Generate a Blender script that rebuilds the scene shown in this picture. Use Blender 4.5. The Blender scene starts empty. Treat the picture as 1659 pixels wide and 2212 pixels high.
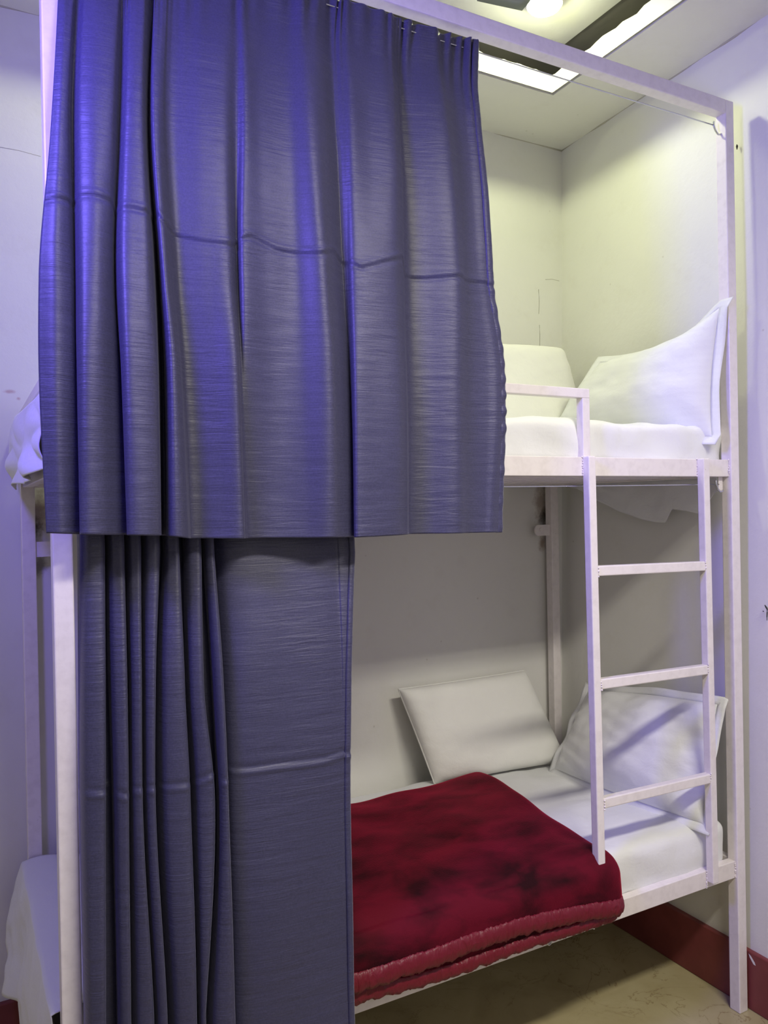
import bpy, bmesh, math, random
import numpy as np
from mathutils import Vector, Matrix
random.seed(4)
RNG = np.random.RandomState(7)
SC = bpy.context.scene
COL = SC.collection

# ------------------------------------------------------------------ camera
IW, IH = 1659.0, 2212.0
CXP, CYP = 829.5, 1106.0
CAM = np.array([-0.14979879, -1.56003598, 1.52488165])
YAW, PITCH, ROLL, FPX = 0.49534713, -0.00537083, -0.01842604, 1700.1156
FWD = np.array([math.sin(YAW)*math.cos(PITCH), math.cos(YAW)*math.cos(PITCH), math.sin(PITCH)])
_r = np.array([math.cos(YAW), -math.sin(YAW), 0.0]); _u = np.cross(_r, FWD)
RGT = _r*math.cos(ROLL) + _u*math.sin(ROLL)
UPV = -_r*math.sin(ROLL) + _u*math.cos(ROLL)
cd = bpy.data.cameras.new('camera'); cam = bpy.data.objects.new('camera', cd); COL.objects.link(cam)
cd.sensor_width = 36.0; cd.sensor_fit = 'AUTO'; cd.lens = 36.0*FPX/IH; cd.clip_start = 0.02
M = Matrix.Identity(4)
for i in range(3):
    M[i][0] = RGT[i]; M[i][1] = UPV[i]; M[i][2] = -FWD[i]; M[i][3] = CAM[i]
cam.matrix_world = M
SC.camera = cam

def at(x, y, ax, v):
    """point of the place seen at photo pixel (x, y) on the plane axis ax = v"""
    d = FWD + RGT*(x-CXP)/FPX - UPV*(y-CYP)/FPX
    return CAM + d*((v-CAM[ax])/d[ax])

# ------------------------------------------------------------------ world, lights, exposure
wd = bpy.data.worlds.new('world'); SC.world = wd; wd.use_nodes = True
wd.node_tree.nodes['Background'].inputs[0].default_value = (0.9, 0.92, 1.0, 1)
wd.node_tree.nodes['Background'].inputs[1].default_value = 0.0
SC.view_settings.view_transform = 'Standard'
SC.view_settings.look = 'None'
SC.view_settings.gamma = 1.0
SC.view_settings.use_curve_mapping = False
SC.view_settings.exposure = 0.0

LAMP_COL = (0.95, 1.0, 0.58)
LAMP_STRENGTH = 225.0

def area_light(name, loc, target, size, size_y, power, col, spread=None):
    ld = bpy.data.lights.new(name, 'AREA'); ld.shape = 'RECTANGLE'; ld.size = size; ld.size_y = size_y
    ld.energy = power; ld.color = col
    o = bpy.data.objects.new(name, ld); COL.objects.link(o)
    o.location = loc
    o.rotation_euler = (Vector(target)-Vector(loc)).to_track_quat('-Z', 'Y').to_euler()
    if spread: ld.spread = spread
    return o
# blue-violet decorative LED lamp high on the left wall
area_light('blue_wall_light', (-0.44, -0.52, 2.36), (0.60, -0.10, 2.10), 0.26, 0.34, 18.5, (0.21, 0.155, 1.0), math.radians(146))
# white tube light on the ceiling behind the photographer
area_light('tube_light', (0.85, -1.74, 2.92), (0.85, 0.0, 0.45), 1.2, 0.15, 19.0, (1.0, 0.94, 0.82), math.radians(100))
# added soft fill behind the viewer, lifts the bunk interior and lowers contrast
area_light('fill_light', (0.55, -2.36, 1.35), (0.9, 0.4, 1.05), 0.9, 1.9, 7.5, (1.0, 0.95, 0.90))

# ------------------------------------------------------------------ materials
def new_mat(name, col, rough=0.5, spec=0.5, **kw):
    m = bpy.data.materials.new(name); m.use_nodes = True
    b = m.node_tree.nodes['Principled BSDF']
    b.inputs['Base Color'].default_value = (*col, 1)
    b.inputs['Roughness'].default_value = rough
    b.inputs['Specular IOR Level'].default_value = spec
    for k, v in kw.items():
        b.inputs[k.replace('_', ' ')].default_value = v
    return m
def nd(m, t, **kw):
    n = m.node_tree.nodes.new(t)
    for k, v in kw.items(): setattr(n, k, v)
    return n
def lk(m, a, b): m.node_tree.links.new(a, b)
def coords(m, scale=(1, 1, 1)):
    tc = nd(m, 'ShaderNodeTexCoord'); mp = nd(m, 'ShaderNodeMapping')
    mp.inputs['Scale'].default_value = scale
    lk(m, tc.outputs['Object'], mp.inputs['Vector'])
    return mp.outputs['Vector']
def noise(m, vec, scale, detail=4, rough=0.55, dist=0.0):
    n = nd(m, 'ShaderNodeTexNoise')
    n.inputs['Scale'].default_value = scale; n.inputs['Detail'].default_value = detail
    n.inputs['Roughness'].default_value = rough; n.inputs['Distortion'].default_value = dist
    lk(m, vec, n.inputs['Vector']); return n
def ramp(m, fac, stops):
    r = nd(m, 'ShaderNodeValToRGB')
    el = r.color_ramp.elements
    while len(el) < len(stops): el.new(0.5)
    for e, (p, c) in zip(el, stops):
        e.position = p; e.color = (*c, 1) if len(c) == 3 else c
    lk(m, fac, r.inputs['Fac']); return r
def bump(m, h, strength, dist=0.01, normal=None):
    b = nd(m, 'ShaderNodeBump'); b.inputs['Strength'].default_value = strength
    b.inputs['Distance'].default_value = dist
    lk(m, h, b.inputs['Height'])
    if normal is not None: lk(m, normal, b.inputs['Normal'])
    return b.outputs['Normal']
def bsdf(m): return m.node_tree.nodes['Principled BSDF']
def mixc(m, fac, a, b, mode='MIX'):
    n = nd(m, 'ShaderNodeMix', data_type='RGBA', blend_type=mode)
    if isinstance(fac, float): n.inputs[0].default_value = fac
    else: lk(m, fac, n.inputs[0])
    for s, v in ((6, a), (7, b)):
        if isinstance(v, tuple): n.inputs[s].default_value = (*v, 1)
        else: lk(m, v, n.inputs[s])
    return n.outputs[2]

def wall_material(name, base, stains=()):
    m = new_mat(name, base, 0.75, 0.25)
    v = coords(m)
    n1 = noise(m, v, 2.2, 5, 0.6); n2 = noise(m, v, 9.0, 6, 0.65)
    c = ramp(m, n1.outputs['Fac'], [(0.3, tuple(x*0.95 for x in base)), (0.7, base)]).outputs['Color']
    d = ramp(m, n2.outputs['Fac'], [(0.32, (0.975, 0.97, 0.96)), (0.45, (1, 1, 1))]).outputs['Color']
    c = mixc(m, 1.0, c, d, 'MULTIPLY')
    # small scuffs
    vo = nd(m, 'ShaderNodeTexVoronoi'); vo.inputs['Scale'].default_value = 9.0; lk(m, v, vo.inputs['Vector'])
    sc_ = ramp(m, vo.outputs['Distance'], [(0.015, (0.62, 0.58, 0.54)), (0.045, (1, 1, 1))]).outputs['Color']
    c = mixc(m, 0.55, c, mixc(m, 1.0, c, sc_, 'MULTIPLY'))
    dn = noise(m, v, 26.0, 5, 0.7)
    for (ctr, rad, col, amt) in stains:
        tc = nd(m, 'ShaderNodeTexCoord')
        sub = nd(m, 'ShaderNodeVectorMath', operation='SUBTRACT'); lk(m, tc.outputs['Object'], sub.inputs[0]); sub.inputs[1].default_value = ctr
        dv = nd(m, 'ShaderNodeVectorMath', operation='DIVIDE'); lk(m, sub.outputs[0], dv.inputs[0]); dv.inputs[1].default_value = rad
        ln_ = nd(m, 'ShaderNodeVectorMath', operation='LENGTH'); lk(m, dv.outputs[0], ln_.inputs[0])
        ad = nd(m, 'ShaderNodeMath', operation='MULTIPLY_ADD'); lk(m, dn.outputs['Fac'], ad.inputs[0]); ad.inputs[1].default_value = 1.5
        lk(m, ln_.outputs['Value'], ad.inputs[2])
        rp = ramp(m, ad.outputs[0], [(0.0, (amt,)*3), (0.62, (amt*0.8,)*3), (0.98, (0, 0, 0))])
        mp = nd(m, 'ShaderNodeMath', operation='MULTIPLY'); lk(m, ad.outputs[0], mp.inputs[0]); mp.inputs[1].default_value = 0.62
        lk(m, mp.outputs[0], rp.inputs['Fac'])
        c = mixc(m, rp.outputs['Color'], c, col)
    lk(m, c, bsdf(m).inputs['Base Color'])
    nb = noise(m, v, 55.0, 4, 0.6)
    nrm = bump(m, nb.outputs['Fac'], 0.12, 0.004)
    nrm = bump(m, n2.outputs['Fac'], 0.25, 0.006, nrm)
    lk(m, nrm, bsdf(m).inputs['Normal'])
    return m

BLK = (0.035, 0.028, 0.022); BRN = (0.22, 0.13, 0.07)
MAT = {}
MAT['wall'] = wall_material('wall_paint', (0.77, 0.765, 0.725))
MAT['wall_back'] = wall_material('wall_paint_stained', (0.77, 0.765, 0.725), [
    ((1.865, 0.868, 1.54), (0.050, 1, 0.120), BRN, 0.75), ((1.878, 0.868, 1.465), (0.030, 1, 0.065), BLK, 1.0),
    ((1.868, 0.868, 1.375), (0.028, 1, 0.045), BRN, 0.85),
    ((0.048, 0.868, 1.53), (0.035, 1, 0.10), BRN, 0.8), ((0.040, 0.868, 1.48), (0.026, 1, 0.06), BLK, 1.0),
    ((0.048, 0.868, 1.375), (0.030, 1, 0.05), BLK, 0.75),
    ((-0.022, 0.868, 1.868), (0.022, 1, 0.008), (0.42, 0.17, 0.16), 0.6), ((0.004, 0.868, 1.850), (0.008, 1, 0.007), (0.42, 0.17, 0.16), 0.6)])
MAT['ceiling'] = wall_material('ceiling_paint', (0.77, 0.76, 0.72))

def simple_frame():
    m = new_mat('frame_enamel', (0.80, 0.75, 0.74), 0.32, 0.5)
    v = coords(m)
    n = noise(m, v, 40, 4, 0.6)
    c = ramp(m, n.outputs['Fac'], [(0.3, (0.74, 0.69, 0.68)), (0.55, (0.81, 0.76, 0.75))]).outputs['Color']
    ns = noise(m, v, 14, 6, 0.7)
    ch = ramp(m, ns.outputs['Fac'], [(0.26, (0.55, 0.50, 0.46)), (0.31, (1, 1, 1))]).outputs['Color']
    lk(m, mixc(m, 1.0, c, ch, 'MULTIPLY'), bsdf(m).inputs['Base Color'])
    lk(m, bump(m, noise(m, v, 90, 3).outputs['Fac'], 0.10, 0.002), bsdf(m).inputs['Normal'])
    return m
MAT['frame'] = simple_frame()
MAT['chrome'] = new_mat('steel_wire', (0.62, 0.64, 0.64), 0.25, 0.5, Metallic=1.0)

def fabric_curtain():
    m = new_mat('curtain_satin', (0.08, 0.077, 0.13), 0.46, 0.45)
    b = bsdf(m)
    b.inputs['Sheen Weight'].default_value = 0.22; b.inputs['Sheen Roughness'].default_value = 0.35; b.inputs['Sheen Tint'].default_value = (0.75, 0.75, 1.0, 1)
    v = coords(m)
    n0 = noise(m, v, 300, 2)
    c = ramp(m, n0.outputs['Fac'], [(0.3, (0.038, 0.038, 0.076)), (0.7, (0.054, 0.053, 0.106))]).outputs['Color']
    lk(m, c, b.inputs['Base Color'])
    v2 = coords(m, (9, 9, 120))
    n1 = noise(m, v2, 1.0, 4, 0.6, 0.6)
    v3 = coords(m, (30, 30, 420)); n2 = noise(m, v3, 1.0, 3, 0.6, 0.3)
    pm = noise(m, coords(m, (5, 5, 7)), 1.0, 3)
    msk = ramp(m, pm.outputs['Fac'], [(0.35, (0.15,)*3), (0.7, (1, 1, 1))])
    mu = nd(m, 'ShaderNodeMath', operation='MULTIPLY'); lk(m, n1.outputs['Fac'], mu.inputs[0]); lk(m, msk.outputs['Color'], mu.inputs[1])
    nr = bump(m, mu.outputs[0], 0.42, 0.006)
    nr = bump(m, n2.outputs['Fac'], 0.25, 0.0015, nr)
    lk(m, nr, b.inputs['Normal'])
    return m
MAT['curtain'] = fabric_curtain()

def fabric_white(name, col, stripes=0.0, axis='Z'):
    m = new_mat(name, col, 0.7, 0.25)
    b = bsdf(m); b.inputs['Sheen Weight'].default_value = 0.15
    v = coords(m)
    n = noise(m, v, 22, 5, 0.6, 0.4); n2 = noise(m, v, 420, 2)
    nr = bump(m, n.outputs['Fac'], 0.22, 0.012)
    nr = bump(m, n2.outputs['Fac'], 0.15, 0.001, nr)
    lk(m, nr, b.inputs['Normal'])
    if stripes > 0:
        w = nd(m, 'ShaderNodeTexWave', wave_type='BANDS', bands_direction=axis); w.inputs['Scale'].default_value = stripes
        w.inputs['Distortion'].default_value = 0.6; w.inputs['Detail'].default_value = 1.0
        lk(m, v, w.inputs['Vector'])
        r = ramp(m, w.outputs['Fac'], [(0.45, (0.72,)*3), (0.55, (0.58,)*3)])
        lk(m, r.outputs['Color'], b.inputs['Roughness'])
        r2 = ramp(m, w.outputs['Fac'], [(0.45, tuple(x*0.99 for x in col)), (0.55, col)])
        lk(m, r2.outputs['Color'], b.inputs['Base Color'])
    return m
MAT['sheet'] = fabric_white('white_cotton_sheet', (0.77, 0.78, 0.78))
MAT['pillowcase'] = fabric_white('white_sateen_pillowcase', (0.76, 0.77, 0.78), 16.0, 'Z')
MAT['foam_cover'] = fabric_white('off_white_foam_cover', (0.80, 0.80, 0.75))

def velvet():
    m = new_mat('maroon_plush', (0.16, 0.004, 0.022), 0.8, 0.15)
    b = bsdf(m)
    v = coords(m, (1.0, 1.6, 1.6))
    n = noise(m, v, 6.0, 4, 0.55, 0.35)
    c = ramp(m, n.outputs['Fac'], [(0.36, (0.016, 0.0004, 0.0022)), (0.47, (0.055, 0.0010, 0.0065)), (0.62, (0.105, 0.0020, 0.0120))]).outputs['Color']
    lk(m, c, b.inputs['Base Color'])
    b.inputs['Sheen Weight'].default_value = 0.9; b.inputs['Sheen Roughness'].default_value = 0.35
    b.inputs['Sheen Tint'].default_value = (0.75, 0.02, 0.085, 1)
    n2 = noise(m, coords(m), 260, 3)
    lk(m, bump(m, n2.outputs['Fac'], 0.35, 0.003), b.inputs['Normal'])
    return m
MAT['velvet'] = velvet()
def satin():
    m = new_mat('maroon_satin', (0.145, 0.006, 0.018), 0.45, 0.4)
    v = coords(m, (60, 20, 20)); n = noise(m, v, 1.0, 3, 0.5, 0.8)
    lk(m, bump(m, n.outputs['Fac'], 0.7, 0.008), bsdf(m).inputs['Normal'])
    return m
MAT['satin'] = satin()

def floor_mat():
    m = new_mat('beige_marble', (0.4, 0.34, 0.2), 0.28, 0.45)
    v = coords(m)
    n = noise(m, v, 3.2, 8, 0.62, 0.8)
    c = ramp(m, n.outputs['Fac'], [(0.28, (0.30, 0.25, 0.125)), (0.5, (0.40, 0.345, 0.19)), (0.75, (0.47, 0.42, 0.25))]).outputs['Color']
    n2 = noise(m, v, 5.0, 6, 0.6, 1.6)
    sb = nd(m, 'ShaderNodeMath', operation='SUBTRACT'); lk(m, n2.outputs['Fac'], sb.inputs[0]); sb.inputs[1].default_value = 0.52
    ab = nd(m, 'ShaderNodeMath', operation='ABSOLUTE'); lk(m, sb.outputs[0], ab.inputs[0])
    vein = ramp(m, ab.outputs[0], [(0.0, (0.50, 0.40, 0.30)), (0.012, (1, 1, 1))]).outputs['Color']
    pm = noise(m, v, 2.0, 2)
    pr = ramp(m, pm.outputs['Fac'], [(0.45, (0, 0, 0)), (0.6, (1, 1, 1))]).outputs['Color']
    lk(m, mixc(m, pr, c, mixc(m, 1.0, c, vein, 'MULTIPLY')), bsdf(m).inputs['Base Color'])
    return m
MAT['floor'] = floor_mat()
def base_mat():
    m = new_mat('maroon_skirting_paint', (0.20, 0.045, 0.045), 0.45, 0.4)
    v = coords(m); n = noise(m, v, 6, 5, 0.6)
    lk(m, ramp(m, n.outputs['Fac'], [(0.3, (0.15, 0.032, 0.034)), (0.7, (0.23, 0.055, 0.055))]).outputs['Color'], bsdf(m).inputs['Base Color'])
    return m
MAT['baseboard'] = base_mat()
MAT['chip'] = new_mat('white_paint_chip', (0.75, 0.72, 0.72), 0.6)
MAT['ink'] = new_mat('black_marker_ink', (0.012, 0.01, 0.012), 0.6)
MAT['cove_shade'] = wall_material('cove_shade_colour', (0.20, 0.19, 0.165))  # dark tone stands in for shade inside the ceiling cove
MAT['fan'] = new_mat('fan_grey_enamel', (0.16, 0.18, 0.18), 0.35, 0.5)
MAT['lamp_body'] = new_mat('lamp_white_plastic', (0.85, 0.85, 0.83), 0.4)
def emis(name, col, s):
    m = bpy.data.materials.new(name); m.use_nodes = True
    b = bsdf(m); b.inputs['Base Color'].default_value = (*col, 1)
    b.inputs['Emission Color'].default_value = (*col, 1); b.inputs['Emission Strength'].default_value = s
    return m
MAT['lamp_glow'] = emis('lamp_diffuser_glow', LAMP_COL, LAMP_STRENGTH)

# ------------------------------------------------------------------ helpers
def tag(o, label=None, cat=None, group=None, kind=None):
    if label: o['label'] = label
    if cat: o['category'] = cat
    if group: o['group'] = group
    if kind: o['kind'] = kind
    return o
def empty(name, loc=(0, 0, 0)):
    o = bpy.data.objects.new(name, None); COL.objects.link(o); o.location = loc; o.empty_display_size = 0.05
    return o
def link_mesh(name, me, mat, parent=None):
    me.materials.append(mat)
    o = bpy.data.objects.new(name, me); COL.objects.link(o)
    if parent is not None:
        o.parent = parent
        o.matrix_parent_inverse = Matrix.Translation(-Vector(parent_loc(parent)))
    return o
def parent_loc(p):
    # parts keep world coordinates in their meshes: only a thing's own Empty is offset
    return Vector(p.location) if p.parent is None else Vector((0, 0, 0))
def bm_obj(name, bm, mat, parent=None, smooth=False):
    me = bpy.data.meshes.new(name); bm.normal_update(); bm.to_mesh(me); bm.free()
    if smooth:
        for p in me.polygons: p.use_smooth = True
    return link_mesh(name, me, mat, parent)
def add_box(bm, x0, x1, y0, y1, z0, z1, bev=0.0):
    r = bmesh.ops.create_cube(bm, size=1.0)
    vs = r['verts']
    for v in vs:
        v.co = Vector(((x0+x1)/2+v.co.x*(x1-x0), (y0+y1)/2+v.co.y*(y1-y0), (z0+z1)/2+v.co.z*(z1-z0)))
    if bev > 0:
        es = list({e for v in vs for e in v.link_edges})
        bmesh.ops.bevel(bm, geom=es, offset=bev, segments=2, affect='EDGES', profile=0.5)
def box(name, x0, x1, y0, y1, z0, z1, mat, parent=None, bev=0.0):
    bm = bmesh.new(); add_box(bm, x0, x1, y0, y1, z0, z1, bev)
    return bm_obj(name, bm, mat, parent)
def bar(name, a, b, wx, wy, mat, parent=None, bev=0.003):
    """square tube from a to b (centre line) with section wx along X, wy along Y, cut horizontally"""
    bm = bmesh.new(); add_box(bm, -wx/2, wx/2, -wy/2, wy/2, 0, 1, 0)
    a = Vector(a); b = Vector(b)
    for v in bm.verts:
        t = v.co.z
        c = a.lerp(b, t); v.co = Vector((c.x+v.co.x, c.y+v.co.y, c.z))
    bmesh.ops.bevel(bm, geom=list(bm.edges), offset=bev, segments=2, affect='EDGES', profile=0.5)
    return bm_obj(name, bm, mat, parent)
def add_tube(bm, pts, r, seg=8, radii=None):
    pts = [Vector(p) for p in pts]; rings = []
    n = len(pts)
    up = Vector((0, 0, 1))
    for i, p in enumerate(pts):
        t = (pts[min(i+1, n-1)]-pts[max(i-1, 0)]).normalized()
        a = t.cross(up)
        if a.length < 1e-3: a = t.cross(Vector((1, 0, 0)))
        a.normalize(); b = t.cross(a)
        rr = radii[i] if radii is not None else r
        rings.append([bm.verts.new(p + (a*math.cos(2*math.pi*k/seg)+b*math.sin(2*math.pi*k/seg))*rr) for k in range(seg)])
    for i in range(n-1):
        for k in range(seg):
            bm.faces.new((rings[i][k], rings[i][(k+1) % seg], rings[i+1][(k+1) % seg], rings[i+1][k]))
    bm.faces.new(rings[0][::-1]); bm.faces.new(rings[-1])
def tube(name, pts, r, mat, parent=None, seg=8, radii=None):
    bm = bmesh.new(); add_tube(bm, pts, r, seg, radii)
    bmesh.ops.recalc_face_normals(bm, faces=bm.faces)
    return bm_obj(name, bm, mat, parent, True)
def grid_obj(name, P, mat, parent=None, smooth=True, flip=False, thick=0.0):
    nr, nc = P.shape[:2]
    idx = np.arange(nr*nc).reshape(nr, nc)
    q = np.stack([idx[:-1, :-1], idx[:-1, 1:], idx[1:, 1:], idx[1:, :-1]], -1).reshape(-1, 4)
    if flip: q = q[:, ::-1]
    me = bpy.data.meshes.new(name)
    me.from_pydata(P.reshape(-1, 3).tolist(), [], q.tolist()); me.update()
    if smooth: me.polygons.foreach_set('use_smooth', [True]*len(me.polygons))
    o = link_mesh(name, me, mat, parent)
    if thick > 0:
        s = o.modifiers.new('thickness', 'SOLIDIFY'); s.thickness = thick; s.offset = 0.0
    return o
class SNoise:
    """smooth vectorised noise: sum of random sinusoids"""
    def __init__(self, seed, dim=2, n=14, lo=1.0, hi=3.0):
        r = np.random.RandomState(seed)
        k = r.normal(size=(n, dim)); k /= np.linalg.norm(k, axis=1)[:, None]
        self.k = k*r.uniform(lo, hi, n)[:, None]*2*np.pi; self.p = r.uniform(0, 2*np.pi, n); self.n = n
    def __call__(self, *c):
        out = 0
        for k, p in zip(self.k, self.p):
            out = out+np.sin(sum(ki*ci for ki, ci in zip(k, c))+p)
        return out/math.sqrt(self.n/2.0)/1.5
def pchip(x, y, xq):
    x = np.asarray(x, float); y = np.asarray(y, float)
    h = np.diff(x); d = np.diff(y)/h; n = len(x); m = np.zeros(n)
    for i in range(1, n-1):
        if d[i-1]*d[i] > 0:
            w1 = 2*h[i]+h[i-1]; w2 = h[i]+2*h[i-1]
            m[i] = (w1+w2)/(w1/d[i-1]+w2/d[i])
    m[0] = d[0]; m[-1] = d[-1]
    xq = np.clip(xq, x[0], x[-1])
    k = np.clip(np.searchsorted(x, xq)-1, 0, n-2)
    t = (xq-x[k])/h[k]
    return ((1+2*t)*(1-t)**2)*y[k]+t*(1-t)**2*h[k]*m[k]+t*t*(3-2*t)*y[k+1]+t*t*(t-1)*h[k]*m[k+1]
def catmull(C, sub):
    """C (n,k) control points -> ((n-1)*sub+1, k)"""
    n = len(C); E = np.vstack([2*C[0]-C[1], C, 2*C[-1]-C[-2]])
    out = []
    ts = np.linspace(0, 1, sub, endpoint=False)[:, None]
    for i in range(n-1):
        p0, p1, p2, p3 = E[i], E[i+1], E[i+2], E[i+3]
        out.append(0.5*((2*p1)+(-p0+p2)*ts+(2*p0-5*p1+4*p2-p3)*ts**2+(-p0+3*p1-3*p2+p3)*ts**3))
    out.append(C[-1][None]); return np.vstack(out)
def weld(name, pts, r, parent):
    bm = bmesh.new()
    for p in pts:
        q = bmesh.ops.create_icosphere(bm, subdivisions=1, radius=r*random.uniform(0.7, 1.25))
        bmesh.ops.translate(bm, verts=q['verts'], vec=Vector(p)+Vector((random.uniform(-1, 1), random.uniform(-1, 1), random.uniform(-1, 1)))*r*0.4)
    return bm_obj(name, bm, MAT['frame'], parent, True)

# ------------------------------------------------------------------ the room
L, W, PW = 1.9, 0.8436, 0.0360
ZC, ZU = 2.941, 3.100                  # ceiling, recess ceiling
XL, YF, YB = -1.02, -2.40, 0.868       # left wall, front wall, back wall
ZB = 0.1765                            # skirting height
def wall_x(y, z):
    t = max(0.0, min(1.0, (z-0.0)/2.94))
    return (1.919+0.020*y)*(1-t)+(1.955+0.052*y)*t

def quad_slab(name, corners, off, mat, parent=None, n=1):
    bm = bmesh.new()
    a = [bm.verts.new(c) for c in corners]; b = [bm.verts.new(Vector(c)+Vector(off)) for c in corners]
    bm.faces.new(a); bm.faces.new(b[::-1])
    for i in range(4):
        bm.faces.new((a[i], b[i], b[(i+1) % 4], a[(i+1) % 4]))
    bmesh.ops.recalc_face_normals(bm, faces=bm.faces)
    return bm_obj(name, bm, mat, parent)

tag(box('floor', XL-0.1, 2.1, YF-0.1, YB+0.1, -0.06, 0.0, MAT['floor']), 'beige marbled stone floor', None, None, 'structure')
tag(box('wall_back', XL-0.1, 2.1, YB, YB+0.1, 0.0, 3.2, MAT['wall_back']), 'white painted back wall behind the bunk', None, None, 'structure')
wr = quad_slab('wall_right', [(wall_x(YF, 0), YF, 0), (wall_x(YB+0.05, 0), YB+0.05, 0), (wall_x(YB+0.05, 2.96), YB+0.05, 2.96), (wall_x(YF, 2.96), YF, 2.96)], (0.12, 0, 0), MAT['wall'])
tag(wr, 'white painted side wall at the head of the bunk', None, None, 'structure')
tag(box('wall_left', XL-0.1, XL, YF-0.1, YB, 0.0, 3.2, MAT['wall']), 'white painted wall on the left', None, None, 'structure')
tag(box('wall_front', XL-0.1, 2.1, YF-0.1, YF, 0.0, 3.2, MAT['wall']), 'white painted wall behind the viewer', None, None, 'structure')

# ceiling with a rectangular recess
TX0, TX1, TY0, TY1 = 0.20, 1.685, -1.98, 0.552
bm = bmesh.new()
for (x0, x1, y0, y1) in ((XL-0.1, 2.12, TY1, YB+0.1), (XL-0.1, 2.12, YF-0.1, TY0), (XL-0.1, TX0, TY0, TY1), (TX1, 2.12, TY0, TY1)):
    add_box(bm, x0, x1, y0, y1, ZC, ZC+0.012)
ceil = bm_obj('ceiling', bm, MAT['ceiling'])
tag(ceil, 'off-white plaster ceiling with a rectangular recess', None, None, 'structure')
# upstand of the recess with an uneven plaster top edge
def upstand(a, b, seed):
    n = 90; a = np.array(a); b = np.array(b)
    t = np.linspace(0, 1, n); sn = SNoise(seed, 1, 12, 8, 40)
    top = ZC+0.060+0.004*sn(t)
    dirn = (b-a)/np.linalg.norm(b-a); nrm = np.array([-dirn[1], dirn[0]])
    low = 0.0015*SNoise(seed+5, 1, 10, 6, 30)(t)
    rows = []
    for k, (off, zf) in enumerate(((0.0, 0), (0.0, 1), (0.014, 1), (0.014, 0))):
        p = np.zeros((n, 3)); p[:, :2] = a+(b-a)*t[:, None]+nrm*(off + (low[:, None] if off == 0 and zf == 0 else 0))
        p[:, 2] = (ZC-0.001) if zf == 0 else top
        rows.append(p)
    return grid_obj('recess_upstand', np.array(rows), MAT['ceiling'], ceil, False)
upstand((TX1, TY1), (TX0, TY1), 3)
upstand((TX1, TY0), (TX1, TY1), 5)
upstand((TX0, TY0), (TX1, TY0), 7)
upstand((TX0, TY1), (TX0, TY0), 9)
box('recess_panel', TX0-0.02, TX1+0.02, TY0-0.02, TY1+0.02, ZU, ZU+0.02, MAT['ceiling'], ceil)
# slab over the cove, coloured dark to stand in for the shade above the upstand
box('cove_shade_slab', TX0-0.22, TX1+0.22, TY0-0.22, TY1+0.22, ZU+0.004, ZU+0.03, MAT['cove_shade'], ceil)
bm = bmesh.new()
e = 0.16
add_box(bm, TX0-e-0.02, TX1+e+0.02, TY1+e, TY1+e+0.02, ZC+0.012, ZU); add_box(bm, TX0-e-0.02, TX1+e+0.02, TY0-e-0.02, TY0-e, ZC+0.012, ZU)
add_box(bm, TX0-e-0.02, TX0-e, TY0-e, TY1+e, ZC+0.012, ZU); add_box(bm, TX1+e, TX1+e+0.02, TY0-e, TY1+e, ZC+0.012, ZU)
bm_obj('recess_side', bm, MAT['cove_shade'], ceil)  # cove sides take the same painted-in shade

# skirting
BX = 1.909
bb = box('baseboard_right', BX, 2.05, YF, YB-0.01, 0.0, ZB, MAT['baseboard'], None, 0.004)
tag(bb, 'maroon painted skirting along the side wall', None, None, 'structure')
bb2 = box('baseboard_back', XL, BX, YB-0.015, YB+0.02, 0.0, ZB, MAT['baseboard'], None, 0.004)
tag(bb2, 'maroon painted skirting along the back wall', None, None, 'structure')
p = at(1625, 2072, 0, BX)
bm = bmesh.new()
vs = [bm.verts.new((BX-0.0008, p[1]+dy, p[2]+dz)) for dy, dz in ((0.012, 0.012), (0.004, 0.008), (-0.009, -0.006), (-0.012, -0.014), (-0.004, -0.013), (0.008, 0.002))]
bm.faces.new(vs); bm_obj('paint_chip', bm, MAT['chip'], bb)

# cracked, grimy plaster joint where walls meet the ceiling, and hairline cracks
MAT['joint'] = wall_material('grimy_plaster_joint', (0.46, 0.44, 0.37))
jn = SNoise(400, 1, 12, 2, 14)
def joint(a, b, seed, n=60):
    t = np.linspace(0, 1, n); P = np.array(a)[None]*(1-t[:, None])+np.array(b)[None]*t[:, None]
    r = 0.0038*(1+0.55*SNoise(seed, 1, 12, 3, 16)(t)); r = np.clip(r, 0.0010, 0.008)
    tube('joint_crack', [tuple(q) for q in P], 0.003, MAT['joint'], ceil, 6, list(r))
joint((-0.9, YB+0.001, ZC+0.001), (wall_x(YB, ZC), YB+0.001, ZC+0.001), 401)
joint((wall_x(-1.6, ZC)+0.001, -1.6, ZC+0.001), (wall_x(YB, ZC)+0.001, YB, ZC+0.001), 403)
def crack(pts, r):
    tube('hairline_crack', [tuple(at(x, y, 1, YB)) for x, y in pts], r, MAT['joint'], bpy.data.objects['wall_back'], 5)
crack([(1163.5, 625), (1164.5, 650), (1163.8, 678)], 0.0010)
crack([(1165, 702), (1166, 722), (1165.7, 748)], 0.0010)
crack([(1178, 604), (1192, 603), (1208, 607)], 0.0008)
crack([(0, 318), (40, 325), (88, 338)], 0.0008)

# pen mark on the side wall
def wall_pt(x, y):
    q = at(x, y, 0, 1.94)
    for _ in range(6): q = at(x, y, 0, wall_x(q[1], q[2])-0.0012)
    return q
pm = [wall_pt(1652, 1307), wall_pt(1655, 1312), wall_pt(1657.3, 1316), wall_pt(1657.2, 1323), wall_pt(1656.7, 1332), wall_pt(1656.8, 1340)]
tube('pen_mark', pm, 0.0022, MAT['ink'], wr, 6, [0.0013, 0.0023, 0.0021, 0.0016, 0.0015, 0.0013])
tube('pen_dot', [wall_pt(1648.2, 1319.5), wall_pt(1649.3, 1321.5)], 0.0014, MAT['ink'], wr, 6)
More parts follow.
